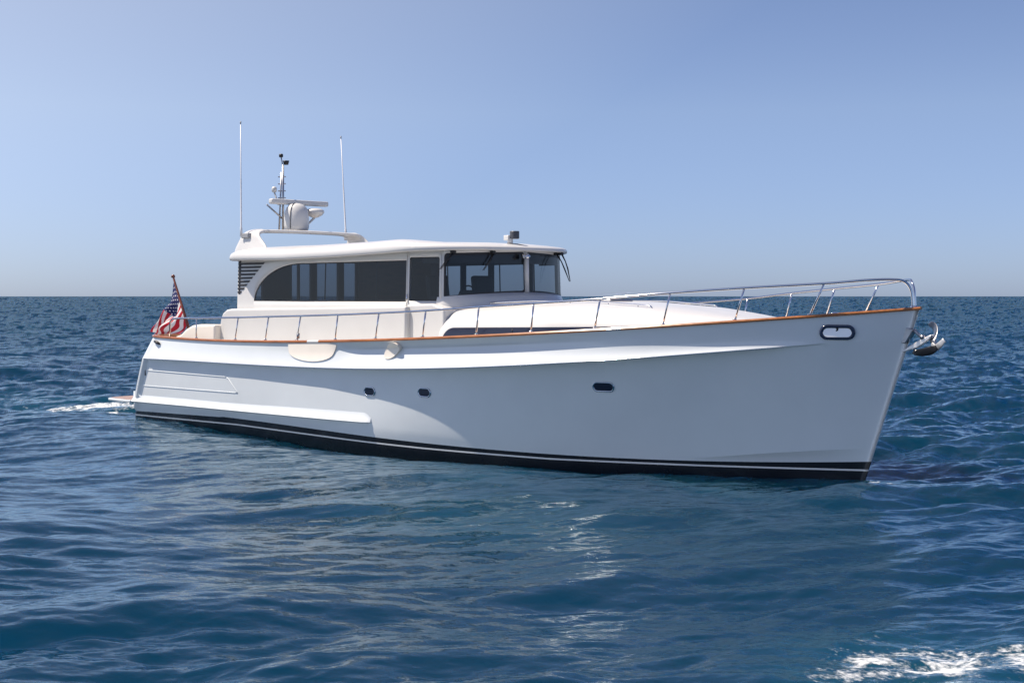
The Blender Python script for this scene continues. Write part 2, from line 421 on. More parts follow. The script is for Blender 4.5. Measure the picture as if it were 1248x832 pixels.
hull_patch(bm, pp, .018); bmesh.ops.recalc_face_normals(bm, faces=bm.faces); sharp(link('sunlit_patch_panel', bm, CREAM, yacht), 40)  # patch of sunlight on the hull, put in as a cream panel
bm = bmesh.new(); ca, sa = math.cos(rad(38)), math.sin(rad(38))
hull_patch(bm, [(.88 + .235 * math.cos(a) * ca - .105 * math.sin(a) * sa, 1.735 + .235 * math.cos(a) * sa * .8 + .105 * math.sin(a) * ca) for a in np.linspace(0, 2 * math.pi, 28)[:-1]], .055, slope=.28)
bmesh.ops.recalc_face_normals(bm, faces=bm.faces); sharp(link('sunlit_patch_oval', bm, CREAM, yacht), 40)  # oval spot of sunlight, painted as a cream plate tilted outward
fr = hull_frame(-6.6, 1.70); bm = bmesh.new(); p, tx, tz, n = fr
tube(bm, [p - tx * .12 + tz * .02 + n * .02, p + n * .04, p + tx * .1 - tz * .03 + n * .02], [.025, .035, .02]); link('stern_fairlead', bm, RUB, yacht)
fr = hull_frame(-7.12, 1.06); bm = bmesh.new(); add_box(bm, fr[0] + fr[3] * .004, (.02, .02, .12)); link('drain_slot', bm, RUB, yacht)

# ------------------------------------------------------------------ deckhouse
def roof_z(x): return float(np.interp(x, [-5.2, -4.9, -3, -1.5, -.3, .8, 1.6, 2.2], [3.375, 3.37, 3.35, 3.37, 3.40, 3.44, 3.46, 3.455]))
# lower house body
bm = bmesh.new(); prism(bm, [(-5.36, 1.55), (-5.2, 2.2), (-5.13, 2.32), (-5.0, 2.39), (-4.85, 2.41), (.48, 2.49), (.48, 1.7)], -1.80, 1.80)
bevel(link('lower_house', bm, GELM, yacht), .045, 4)
bm = bmesh.new(); prism(bm, [(.4, 1.6), (.4, 2.52), (1.05, 2.535), (1.36, 2.45), (1.36, 1.7)], -1.70, 1.70)
bevel(link('pilothouse_base', bm, GELM, yacht), .04, 3)

# curved house wall with openings, starboard path aft -> bow centre
PATH = np.array(catmull([(-4.86, -1.62), (-3, -1.62), (-1, -1.62), (.25, -1.62), (.75, -1.565), (1.14, -1.50)], 14)[:-1] + catmull([(1.14, -1.50), (1.24, -1.42), (1.40, -1.15), (1.55, -.78), (1.65, -.38), (1.69, 0)], 14))
ss = np.concatenate([[0], np.cumsum(np.linalg.norm(np.diff(PATH, axis=0), axis=1))]); SL = ss[-1]
def path(s, off=0.0):
    s = min(max(s, 0), SL); x = np.interp(s, ss, PATH[:, 0]); y = np.interp(s, ss, PATH[:, 1])
    e = .02; dx = np.interp(min(s + e, SL), ss, PATH[:, 0]) - np.interp(max(s - e, 0), ss, PATH[:, 0]); dy = np.interp(min(s + e, SL), ss, PATH[:, 1]) - np.interp(max(s - e, 0), ss, PATH[:, 1])
    L = math.hypot(dx, dy); nx, ny = dy / L, -dx / L
    if s > SL - .05: nx, ny = 1.0, 0.0
    return x + nx * off, y + ny * off
def s_at_x(x): return float(np.interp(x, PATH[:, 0], ss))
def rr(s, s0, s1, zb, zt, r):
    """rounded-rectangle limits at column s"""
    d = min(s - s0, s1 - s); c = 0 if d >= r else r - math.sqrt(max(0, r * r - (r - d) ** 2))
    return zb(s) + c, zt(s) - c
def lean(z): return -0.03 * (z - 2.7)         # slight tumblehome
WIN = {}
sx0, sx1 = s_at_x(-4.27), s_at_x(.265)
def salon(s, m=0):
    x = float(np.interp(s, ss, PATH[:, 0])); zb = 2.585 - m
    if s < sx0 - m or s > sx1 + m: return None
    xa = -4.27 - m
    t = min(1, max(0, (x - xa) / 1.55))
    zt = zb + (3.275 + m - zb) * (1 - (1 - t) ** 2.1) ** (1 / 1.9)
    zt = min(zt, 3.275 + m)
    return (zb, zt) if zt - zb > .003 else None
dsx0, dsx1 = s_at_x(.385), s_at_x(1.02)
def door(s, m=0):
    if s < dsx0 - m or s > dsx1 + m: return None
    return rr(s, dsx0 - m, dsx1 + m, lambda q: 2.60 - m, lambda q: 3.325 + m, .035)
wsx0, wsx1 = s_at_x(1.175), SL - .045
def wind(s, m=0):
    if s < wsx0 - m or s > wsx1 + m * .5: return None
    f = lambda q: (q - wsx0) / (wsx1 - wsx0)
    return rr(s, wsx0 - m, wsx1 + m * .5, lambda q: 2.665 + .095 * math.sin(min(1, max(0, f(q))) * math.pi / 2) - m, lambda q: 3.365 + .04 * f(q) + m, .07)
OPEN = [('salon_window', salon, .022), ('door_window', door, .022), ('windshield_pane', wind, .045)]
cols = set(np.linspace(0, SL, 170).tolist())
for _, f, m in OPEN:
    for a, b in ((sx0, sx1), (dsx0, dsx1), (wsx0, wsx1)):
        for d in (0, .001, .008, .02, .04, .07): cols |= {a + d, b - d, a - m - .0001, b + m + .0001, a - m + .001 + d, b + m - .001 - d}
cols = sorted(c for c in cols if 0 <= c <= SL)
def wall_pt(s, z, off=0.0):
    x, y = path(s, off + lean(z)); return (x, y, z)
zlow = 2.30
bm = bmesh.new()
for c0, c1 in zip(cols[:-1], cols[1:]):
    if c1 - c0 < 1e-6: continue
    mid = (c0 + c1) / 2; op = None
    for nme, f, m in OPEN:
        if f(mid, m): op = (f, m)
    def zr(c): return roof_z(path(c)[0]) + .05
    def strip(f0, f1, k=4):
        P = np.array([[wall_pt(c, fa + (fb - fa) * t) for t in np.linspace(0, 1, k)] for c, fa, fb in ((c0, *f0), (c1, *f1))])
        grid(bm, P); grid(bm, P * np.array([1, -1, 1]))
    if op is None: strip((zlow, zr(c0)), (zlow, zr(c1)), 8)
    else:
        f, m = op
        g0 = f(c0, m) or f(mid, m); g1 = f(c1, m) or f(mid, m)
        strip((zlow, g0[0]), (zlow, g1[0])); strip((g0[1], zr(c0)), (g1[1], zr(c1)))
bmesh.ops.remove_doubles(bm, verts=bm.verts, dist=.0004)
bmesh.ops.recalc_face_normals(bm, faces=bm.faces)
house = link('deckhouse', bm, [GELM, INT], yacht); sharp(house, 30)
for p in house.data.polygons:
    break
def ensure_out(o):
    me = o.data; f = me.polygons[len(me.polygons) // 3]
    c = Vector((-1.5, 0, 3)); s = sum(1 if p.normal.dot(p.center - Vector((min(max(p.center.x, -4), 1), 0, p.center.z))) > 0 else -1 for p in me.polygons)
    if s < 0: me.flip_normals()
ensure_out(house)
sd = house.modifiers.new('solid', 'SOLIDIFY'); sd.thickness = .045; sd.offset = -1; sd.material_offset = 1; sd.material_offset_rim = 0
for nme, f, m in OPEN:
    for side in (-1, 1):
        if nme == 'salon_window' and side == 1: pass
        fm = bmesh.new(); gm = bmesh.new()
        for c0, c1 in zip(cols[:-1], cols[1:]):
            mid = (c0 + c1) / 2; out_ = f(mid, m + .008)
            if not out_ or c1 - c0 < 1e-6: continue
            inn = f(mid, 0)
            o0 = f(c0, m + .008) or out_; o1 = f(c1, m + .008) or out_
            mul = np.array([1, -side, 1])
            def st(b_, a0, a1, off):
                P = np.array([[wall_pt(c0, z, off) for z in a0], [wall_pt(c1, z, off) for z in a1]]) * mul
                grid(b_, P)
            if not inn: st(fm, o0, o1, -.006)
            else:
                i0 = f(c0, 0) or inn; i1 = f(c1, 0) or inn
                st(fm, (o0[0], i0[0]), (o1[0], i1[0]), -.006); st(fm, (i0[1], o0[1]), (i1[1], o1[1]), -.006)
                st(gm, i0, i1, -.014)
        for b_ in (fm, gm): bmesh.ops.remove_doubles(b_, verts=b_.verts, dist=.0004)
        fo = link(nme, fm, RUB, yacht); link('glass', gm, GLASS, fo)
# windscreen centre post
bm = bmesh.new(); tube(bm, [(1.70, 0, 2.73), (1.685, 0, 3.42)], .045, 8); link('windshield_post', bm, GELM, yacht)
# salon dividing mullions (thin dark joints seen in the long window)
for x in (-2.05, -.55):
    for side in (1, -1):
        bm = bmesh.new(); s = s_at_x(x); p0, p1 = wall_pt(s, 2.58, -.03), wall_pt(s, 3.28, -.03)
        tube(bm, [(p0[0], side * p0[1], p0[2]), (p1[0], side * p1[1], p1[2])], .012, 6); link('window_mullion', bm, RUB, yacht)
# door outline moulding + handle
for side in (-1, 1):
    bm = bmesh.new()
    for off, r in ((0, .010),):
        L = []
        for s, z in [(s_at_x(.31), 2.48), (s_at_x(.31), 3.40), (s_at_x(1.08), 3.40), (s_at_x(1.08), 2.48), (s_at_x(.31), 2.48)]:
            q = wall_pt(s, z, .003); L.append((q[0], -side * q[1], q[2]))
        for i in range(4): tube(bm, [L[i], L[i + 1]], r, 8)
    dr = link('side_door', bm, GELM, yacht)
    bm = bmesh.new(); q = wall_pt(s_at_x(.335), 2.95, .03)
    tube(bm, [(q[0], -side * (q[1]), z) for z in (2.55, 2.7)], .012, 8); link('handle', bm, STEEL, dr)
# aft bulkhead with glazed panels
bm = bmesh.new(); ys = [-1.62, -1.55, -1.07, -.78, -.33, -.16, -.12, .17, .33, .90, 1.06, 1.40, 1.47, 1.56, 1.62]
solid_ = [1, 0, 1, 1, 0, 1, 0, 1, 0, 1, 0, 1, 0, 1]
gm = bmesh.new()
tri = None
for i, so_ in enumerate(solid_):
    y0, y1 = ys[i], ys[i + 1]
    if so_ == 1: add_box(bm, (-4.80, (y0 + y1) / 2, 2.82), (.06, y1 - y0, 1.2))
    else:
        add_box(bm, (-4.80, (y0 + y1) / 2, 2.30), (.06, y1 - y0, .16)); add_box(bm, (-4.80, (y0 + y1) / 2, 3.40), (.06, y1 - y0, .05))
        pass
bk = link('aft_bulkhead', bm, INT, yacht, False)
for i, so_ in enumerate(solid_):
    if not so_:
        gm = bmesh.new(); add_box(gm, (-4.80, (ys[i] + ys[i + 1]) / 2, 2.87), (.012, ys[i + 1] - ys[i], 1.0)); link('glass', gm, GLASS, bk, False)
# interior
bm = bmesh.new(); add_box(bm, (-1.8, 0, 2.05), (5.9, 3.1, .04)); link('cabin_sole', bm, WOOD, yacht, False)
bm = bmesh.new(); P = []
for c in np.linspace(.05, SL, 60):
    x, y = path(c, -.06); z = roof_z(x) + .012; P.append([(x, y * t, z) for t in np.linspace(1, -1, 5)])
grid(bm, np.array(P)); link('headliner', bm, INT, yacht)
bm = bmesh.new(); add_box(bm, (-3.35, 1.38, 2.75), (2.3, .3, 1.38)); bevel(link('galley_joinery', bm, WOOD, yacht), .02, 2)
bm = bmesh.new(); add_box(bm, (-1.4, -1.15, 2.3), (2.4, .7, .5)); bevel(link('salon_sofa', bm, LEATHER, yacht), .05, 3)
bm = bmesh.new()
for z0, z1, o in ((3.24, 3.46, -.09),):
    P = np.array([[(*path(c, o), z) for z in (z0, z1)] for c in np.linspace(s_at_x(.6), SL, 40)])
    V1 = grid(bm, P); V2 = grid(bm, P * np.array([1, -1, 1]))
bmesh.ops.remove_doubles(bm, verts=bm.verts, dist=.001); link('windshield_valance', bm, INT, yacht)
for px_ in (-2.15, -1.55, -.75, .3):
    bm = bmesh.new(); add_box(bm, (px_, 1.54, 2.95), (.14, .05, .9)); bevel(link('window_post', bm, INT, yacht), .01, 2)
bm = bmesh.new()
P = []
for c in np.linspace(s_at_x(1.05), SL, 30):
    x, y = path(c, -.07); P.append([(x, y * t, 2.63 + .05 * (1 - abs(t))) for t in (1, .5, 0, -.5, -1)])
grid(bm, np.array(P)); add_box(bm, (1.0, -.55, 2.70), (.28, .55, .14)); add_box(bm, (.95, 0, 2.4), (.5, 2.8, .5)); link('dashboard', bm, INT, yacht, False)
for y in (-.6, .55):
    bm = bmesh.new(); add_box(bm, (.25, y, 2.45), (.5, .52, .14)); add_box(bm, (.02, y, 2.75), (.13, .5, .6), Matrix.Rotation(rad(-8), 3, 'Y')); add_box(bm, (.25, y, 2.2), (.12, .12, .4)); bevel(link('helm_seat', bm, LEATHER, yacht), .05, 3)
bm = bmesh.new(); bmesh.ops.create_circle(bm, segments=24, radius=.2); bm.free()
bm = bmesh.new(); tube(bm, [(.78 + .04 * math.sin(a), -.6 + .2 * math.cos(a), 2.66 + .19 * math.sin(a)) for a in np.linspace(0, 2 * math.pi, 25)], .014, 6); link('steering_wheel', bm, RUB, yacht)
# cowl below the windscreen
bm = bmesh.new(); P = []
for c in np.linspace(s_at_x(1.0), SL, 40):
    k = float(sm(c, s_at_x(1.16), s_at_x(1.6)))
    row = []
    for off, z in ((.0, 2.645), (.012, 2.64), (.06, 2.62), (.16, 2.57), (.24, 2.50), (.27, 2.42), (.27, 2.2)):
        x, y = path(c, off * (.15 + .85 * k)); f = (c - s_at_x(1.0)) / (SL - s_at_x(1.0)); dz = .085 * math.sin(f * math.pi / 2) if z > 2.5 else .04 * f
        row.append((x, y, z + dz))
    P.append(row)
P = np.array(P); grid(bm, P); grid(bm, P * np.array([1, -1, 1]))
bmesh.ops.remove_doubles(bm, verts=bm.verts, dist=.001); bmesh.ops.recalc_face_normals(bm, faces=bm.faces)
link('windshield_cowl', bm, GELM, yacht)
# louvre by the aft edge
for side in (-1, 1):
    bm = bmesh.new()
    for k in range(9):
        z = 3.315 - k * .0715; x1 = float(np.interp(k, [0, 8], [-3.98, -4.74]))
        x0 = -4.845
        P = [(x0, z - .021), (x0, z + .019), (x1 + .03, z + .019), (x1, z), (x1 - .02, z - .021)]
        y0 = 1.623 + .0 ; prism(bm, P, side * (y0 - .03 + lean(z)), side * (y0 + .012 + lean(z)))
    bevel(link('louvre', bm, RUB, yacht), .006, 2)
# fairing strip framing the louvre
# roof
def outline(n=44):
    pts = []
    for a in np.linspace(0, math.pi / 2, n):
        c, s_ = math.cos(a), math.sin(a)
        pts.append((.2 + 1.62 * c ** (2 / 2.2), 1.95 * s_ ** (2 / 2.2)))
    for x in np.linspace(.1, -4.5, 24): pts.append((x, 1.95))
    for a in np.linspace(0, math.pi / 2, 10): pts.append((-4.55 - .36 * math.sin(a), 1.59 + .36 * math.cos(a)))
    for y in np.linspace(1.5, .1, 10): pts.append((-4.91 - .04 * (1 - (y / 1.6) ** 2), y))
    return pts + [(-4.95, 0)] + [(x, -y) for x, y in pts[::-1]][:-1]
OUT = np.array(outline())
rings = [(.02, .06), (.5, .05), (.86, .04), (.95, .006), (.978, 0), (.994, .010), (1.0, .036), (1.0, .078), (.996, .115), (.985, .15), (.965, .18), (.93, .21), (.86, .245), (.75, .275), (.55, .31), (.3, .33), (.02, .335)]
P = []
for sc, dz in rings:
    row = []
    for x, y in OUT:
        X = -1.5 + (x + 1.5) * (1 - (1 - sc) * (.55 if sc > .7 else 1) * 1.0) if sc > .7 else -1.5 + (x + 1.5) * (sc + .135 * (sc / .7)); Y = y * sc
        k = 1.0
        fx = 1 - .50 * float(sm(x, .0, 1.86)); fa = 1 - .45 * float(sm(-x, 4.7, 4.96))
        row.append((X, Y, roof_z(X) + dz * min(fx, fa)))
    P.append(row)
bm = bmesh.new(); V = grid(bm, np.array(P), cv=True); bm.faces.new(V[0]); bm.faces.new(V[-1][::-1])
bmesh.ops.recalc_face_normals(bm, faces=bm.faces)
roof = link('roof', bm, GELM, yacht); sharp(roof, 60)

# radar arch
AP = catmull([(-1.45, 3.50), (-1.415, 3.72), (-1.37, 3.90), (-1.24, 3.975), (-1.0, 3.99), (0, 4.0), (1.0, 3.99), (1.24, 3.975), (1.37, 3.90), (1.415, 3.72), (1.45, 3.50)], 8)
bm = bmesh.new(); P = []
for i, (y, z) in enumerate(AP):
    a_ = AP[min(i + 1, len(AP) - 1)] - AP[max(i - 1, 0)]; a_ = a_ / np.linalg.norm(a_); ny, nz = -a_[1], a_[0]
    k = float(sm(z, 3.55, 4.0)); xa = -5.22 + .2 * k; xb = -4.08 - .42 * k; th = .05
    if abs(y) < 1.2: xa += .16 * float(sm(1.2 - abs(y), 0, .4)); th = .036
    xm, hw_ = (xa + xb) / 2, (xb - xa) / 2
    P.append([(xm + hw_ * np.sign(math.cos(t)) * abs(math.cos(t)) ** .55, y + ny * th * math.sin(t), z + nz * th * math.sin(t)) for t in np.linspace(0, 2 * math.pi, 21)[:-1]])
V = grid(bm, np.array(P), cv=True); bm.faces.new(V[0]); bm.faces.new(V[-1][::-1]); bmesh.ops.recalc_face_normals(bm, faces=bm.faces)
arch = link('radar_arch', bm, GELM, yacht)
bm = bmesh.new(); add_box(bm, (-4.80, -1.45, 3.89), (.24, .09, .10)); bevel(link('antenna_bracket', bm, GREY, yacht), .015, 2)
bm = bmesh.new(); add_box(bm, (-5.06, 1.45, 3.95), (.26, .12, .12)); bevel(link('antenna_bracket', bm, GREY, yacht), .015, 2)
for base, top in (((-4.92, -1.49, 3.87), (-5.0, -1.45, 6.18)), ((-5.19, 1.45, 3.95), (-5.33, 1.42, 6.14))):
    bm = bmesh.new(); a_, b_ = Vector(base), Vector(top)
    tube(bm, [a_, a_.lerp(b_, .08), a_.lerp(b_, .09), a_.lerp(b_, .5), a_.lerp(b_, .51), b_], [.026, .024, .017, .015, .012, .008], 8)
    an = link('whip_antenna', bm, mat('antenna white', (.75, .75, .76), .35, var=.03), yacht)
    bm = bmesh.new(); tube(bm, [b_, b_ + Vector((0, 0, .05))], .014, 8); link('antenna_tip', bm, GREY, an)
# satellite dome
bm = bmesh.new(); lathe(bm, [(.0, .0), (.23, .0), (.252, .03), (.262, .1), (.263, .27), (.247, .39), (.207, .49), (.14, .553), (.064, .578), (0.001, .585)], (-5.05, 0, 4.05)); dm = link('satellite_dome', bm, GELM, yacht)
bm = bmesh.new()
dirv = np.array([math.cos(rad(-66)), math.sin(rad(-66))])
tube(bm, [(-5.05 + dirv[0] * r, dirv[1] * r, 4.05 + z) for r, z in [(.256, .03), (.267, .1), (.268, .27), (.252, .39), (.212, .495), (.144, .56), (.064, .585)]], .009, 6); link('dome_seam', bm, DGREY, dm)
bm = bmesh.new(); tube(bm, [(-4.845, -.11, 4.16), (-4.825, -.12, 4.16)], .03, 10); link('dome_vent', bm, GREY, dm)
# open array radar
bm = bmesh.new(); add_box(bm, (-5.2, .18, 4.655), (.14, 1.5, .11)); ra = bevel(link('radar_scanner', bm, GELM, yacht), .03, 3)
bm = bmesh.new(); lathe(bm, [(.0, 0), (.15, 0), (.16, .05), (.14, .15), (.08, .2), (.05, .26), (0.001, .26)], (-5.2, .22, 4.38)); tube(bm, [(-5.25, .2, 4.05), (-5.25, .2, 4.42)], .05, 10); link('radar_pedestal', bm, GREY, ra)
bm = bmesh.new(); lathe(bm, [(.001, -.11), (.07, -.10), (.16, -.05), (.2, 0.0), (.205, .03), (.19, .06), (.13, .085), (0.001, .10)], (-5.1, .52, 4.45)); tube(bm, [(-5.1, .52, 4.35), (-5.2, .4, 4.2), (-5.25, .25, 4.1)], .025, 8); link('tv_dome', bm, GELM, yacht)
# signal mast with lights
mx, my = -5.35, -.13
bm = bmesh.new(); tube(bm, [(mx, my, 4.02), (mx, my, 5.45)], [.026, .02], 8); tube(bm, [(mx - .07, my - .05, 4.05), (mx - .03, my - .02, 5.3)], [.02, .014], 8)
for z in (4.75, 4.9, 5.05, 5.2): tube(bm, [(mx - .09, my - .06, z), (mx + .05, my + .03, z)], .012, 6)
tube(bm, [(mx - .1, my - .35, 4.6), (mx, my, 4.3)], .018, 6); tube(bm, [(mx, my, 5.4), (mx - .03, my - .03, 5.62)], .012, 6)
ms = link('signal_mast', bm, STEELD, yacht)
bm = bmesh.new(); lathe(bm, [(0.001, -.04), (.04, -.035), (.045, 0), (.04, .035), (0.001, .04)], (mx - .03, my - .03, 5.65), 14); lathe(bm, [(0.001, -.05), (.05, -.045), (.058, 0), (.07, .04), (0.001, .045)], (mx + .05, my + .04, 5.50), 14); link('masthead_light', bm, RUB, ms)
bm = bmesh.new(); lathe(bm, [(0.001, -.06), (.05, -.05), (.055, .03), (.035, .06), (0.001, .065)], (mx - .15, my - .12, 4.93), 14); tube(bm, [(mx - .15, my - .12, 4.88), (mx - .08, my - .06, 4.6)], .018, 6); link('anchor_light', bm, GELM, ms)
# roof-front camera light, horn, wipers
bm = bmesh.new(); tube(bm, [(1.50, -.22, 3.60), (1.50, -.22, 3.69)], .05, 12); add_box(bm, (1.46, -.24, 3.70), (.12, .10, .09)); sp = bevel(link('searchlight', bm, GELM, yacht), .01, 2)
bm = bmesh.new(); tube(bm, [(1.55, -.16, 3.68), (1.55, -.16, 3.82)], .085, 18); bevel(link('lamp_head', bm, DGREY, sp), .012, 2)
bm = bmesh.new(); tube(bm, [(1.5, -.3, 3.60), (1.62, -.15, 3.585), (1.72, 0.02, 3.55)], .007, 6); link('cable', bm, RUB, sp)
bm = bmesh.new(); tube(bm, [(1.76, -.12, 3.40), (1.74, -.12, 3.33)], .045, 12); tube(bm, [(1.70, -.12, 3.36), (1.86, -.12, 3.36)], [.02, .04], 12); link('horn', bm, STEEL, yacht)
for s_, ds, dn in ((s_at_x(1.26), -.22, .28), (SL - .75, -.2, .30)):
    for side in (1,):
        bm = bmesh.new()
        a_ = wall_pt(s_, 3.41, .06); b_ = wall_pt(s_ + ds * .5, 3.41 - dn * .5, .075); c_ = wall_pt(s_ + ds, 3.41 - dn, .05)
        L = [(q[0], side * q[1], q[2]) for q in (a_, b_, c_)]
        tube(bm, L, [.02, .010, .006], 6); q2 = [(x + .03, y, z) for x, y, z in L]; tube(bm, q2, [.012, .006, .005], 6)
        wp = link('wiper', bm, RUB, yacht)
        a2 = wall_pt(s_, 3.43, .05)
        bm = bmesh.new(); add_box(bm, (a2[0], side * a2[1], a2[2]), (.09, .07, .05)); bevel(link('wiper_motor', bm, RUB, wp), .012, 2)
# port-side wipers swung out clear of the pillar
for dx in (0, .10):
    bm = bmesh.new(); tube(bm, [(1.50 + dx, 1.0 + dx * .3, 3.44), (1.62 + dx, 1.0, 3.30), (1.70 + dx * .8, 1.0, 3.16), (1.82 + dx * .2, 1.0, 2.93)], [.018, .010, .013, .006], 6)
    wp = link('wiper', bm, RUB, yacht)
    bm = bmesh.new(); add_box(bm, (1.48 + dx, 1.0 + dx * .3, 3.44), (.09, .07, .05)); bevel(link('wiper_motor', bm, RUB, wp), .012, 2)

# ------------------------------------------------------------------ trunk cabin
def trunk(x):
    zc = float(np.interp(x, [1.0, 2.0, 2.8, 4.1, 5.46, 6.3, 7.0, 7.35], [2.46, 2.52, 2.55, 2.545, 2.46, 2.36, 2.27, 2.2]))
    bq, zs = sheer(x); wd = min(1.76, bq - .46); wd = max(wd, .1)
    k = math.sqrt(max(0, 1 - max(0, (x - 5.6) / 1.85) ** 2.6)); k2 = math.sqrt(max(0, 1 - max(0, (1.45 - x) / .32) ** 2))
    return wd * (.35 + .65 * k) * (.9 + .1 * k2), zc - .06 * (1 - k2), zs - .25
def trunk_pt(x, a, off=0.0):
    wd, zc, z0 = trunk(x); n = 2 / 4.2
    c, s_ = math.cos(a), math.sin(a); y = -(wd + off) * np.sign(c) * abs(c) ** n; z = z0 + (zc - z0 + off * .6) * max(s_, 0) ** n
    return (x, y, z + .03 * (1 - (y / wd) ** 2))
bm = bmesh.new(); xs_ = np.concatenate([np.linspace(1.15, 1.5, 10), np.linspace(1.6, 6.8, 50), np.linspace(6.85, 7.4, 14)])
P = np.array([[trunk_pt(x, a) for a in np.linspace(0, math.pi, 49)] for x in xs_]); V = grid(bm, P); bm.faces.new(V[0]); bm.faces.new(V[-1][::-1])
bmesh.ops.recalc_face_normals(bm, faces=bm.faces); sharp(link('trunk_cabin', bm, GELM, yacht), 55)
def trunk_y(x, z, off):
    wd, zc, z0 = trunk(x); n = 4.2; t = max(0, min(1, (z - z0) / (zc - z0))); return (wd) * (1 - t ** n) ** (1 / n) + off
for side in (-1, 1):
    bm = bmesh.new(); P = []
    for x in np.concatenate([np.linspace(1.36, 1.66, 14), np.linspace(1.7, 5.35, 44)]):
        zt = 2.125 + .062 * (x - 1.4) / 3.3; t = min(1, (x - 1.36) / .3); zb_ = sheer(x)[1] - .10
        zt = zb_ + (zt - zb_) * (1 - (1 - t) ** 2.2) ** .5 if t < 1 else zt
        if zt - zb_ < .005: zt = zb_ + .005
        P.append([(x, side * trunk_y(x, zb_ + (zt - zb_) * v, .008), zb_ + (zt - zb_) * v) for v in np.linspace(0, 1, 6)])
    grid(bm, np.array(P)); tw = link('trunk_window', bm, DGLASS, yacht)
    bm = bmesh.new(); x = 3.05; z0 = sheer(x)[1] - .1; tube(bm, [(x, side * trunk_y(x, z0 + (2.13 - z0) * v, .010), z0 + (2.13 - z0) * v) for v in np.linspace(0, 1, 6)], .008, 6); link('window_joint', bm, RUB, tw)
for side in (-1, 1):
    bm = bmesh.new()
    def tp(x, y): 
        wd, zc, z0 = trunk(x); return zc + .03 * (1 - (y / wd) ** 2) - .01
    L = [(x, side * float(np.interp(x, [1.9, 5.2], [1.12, .86])), 0) for x in np.linspace(1.9, 5.15, 18)]
    L = [(x, y, tp(x, y) - (.03 if abs(y) > .8 else 0) + .055) for x, y, _ in L]
    x, y, z = L[-1]; L += [(x + .05, y, z - .01), (x + .075, y, z - .035), (x + .08, y, z - .09)]
    tube(bm, L, .013, 8)
    for k in (0, 5, 9, 13, 16): tube(bm, [(L[k][0], L[k][1], L[k][2]), (L[k][0], L[k][1], L[k][2] - .08)], .009, 6)
    link('handrail', bm, STEEL, yacht)
# foredeck hatch, windlass, cleats
bm = bmesh.new(); add_box(bm, (3.6, 0, 2.59), (.6, .6, .045)); ht = bevel(link('deck_hatch', bm, STEELD, yacht), .02, 2)
bm = bmesh.new(); add_box(bm, (3.6, 0, 2.612), (.5, .5, .012)); link('hatch_glass', bm, DGLASS, ht, False)
bm = bmesh.new(); zd = deck_z(7.9); lathe(bm, [(.001, 0), (.12, 0), (.12, .05), (.07, .09), (.06, .16), (.09, .2), (.001, .22)], (7.95, 0, zd)); add_box(bm, (7.8, .02, zd + .06), (.35, .22, .12)); bevel(link('windlass', bm, STEEL, yacht), .01, 2)
for x, y in ((7.3, .62), (7.3, -.62), (-4.9, 2.2), (-4.9, -2.2)):
    bm = bmesh.new(); zd = deck_z(x); tube(bm, [(x - .14, y, zd + .1), (x - .1, y, zd + .085), (x + .1, y, zd + .085), (x + .14, y, zd + .1)], [.01, .02, .02, .01], 8)
    for d in (-.05, .05): tube(bm, [(x + d, y, zd), (x + d, y, zd + .09)], .018, 8)
    link('cleat', bm, STEEL, yacht)

# ------------------------------------------------------------------ rails
ST = [(8.0, 2.38, .24), (7.04, 2.31, .17), (6.03, 2.23, .14), (4.97, 2.16, .11), (3.86, 2.09, .06), (2.79, 2.04, .06), (1.61, 1.98, .08), (.45, 1.93, .09), (-.64, 1.89, .07), (-1.76, 1.86, .11), (-2.75, 1.85, .10), (-3.76, 1.83, .10), (-5.17, 1.84, .0)]
TOP = [(8.24, 2.84), (7.21, 2.78), (6.17, 2.71), (5.08, 2.62), (3.92, 2.55), (2.85, 2.49), (1.69, 2.42), (.54, 2.37), (-.57, 2.33), (-1.65, 2.30), (-2.65, 2.275), (-3.66, 2.25), (-5.17, 2.225)]
for side in (-1, 1):
    tp_, pts = [], []
    for (bx, _, dx), (tx, tz) in zip(ST, TOP):
        bq, bz = sheer(bx); y = side * (bq - .035)
        tp_.append((tx, y, tz))
        bm = bmesh.new(); tube(bm, [(bx, y, bz + .03), (tx, y, tz)], .0145, 8); tube(bm, [(bx, y, bz + .04), (bx, y, bz + .06)], .03, 10)
        link('stanchion', bm, STEEL, yacht)
    tail = [(-5.7, side * (sheer(-5.7)[0] - .035), 2.215), (-6.1, side * (sheer(-6.1)[0] - .035), 2.20), (-6.2, side * (sheer(-6.2)[0] - .035), 2.15), (-6.22, side * (sheer(-6.2)[0] - .035), 1.82)]
    ctr = [(8.75, side * .50, 2.885), (9.02, side * .24, 2.895), (9.13, side * .10, 2.865), (9.20, side * .045, 2.74), (9.225, side * .03, 2.49)]
    L = catmull(ctr[::-1] + tp_ + tail[:2], 6) + [Vector(q) for q in tail[2:]]
    bm = bmesh.new(); tube(bm, L, .019, 10); link('top_rail', bm, STEEL, yacht)
bm = bmesh.new(); tube(bm, [(9.22, 0, 2.47), (9.22, 0, 2.53)], .05, 12); link('rail_foot', bm, STEEL, yacht)
# gate latch
bm = bmesh.new(); y = -(sheer(-1.7)[0] - .035); tube(bm, [(-1.72, y, 1.90), (-1.70, y - .02, 1.98)], .03, 8); link('gate_latch', bm, STEELD, yacht)

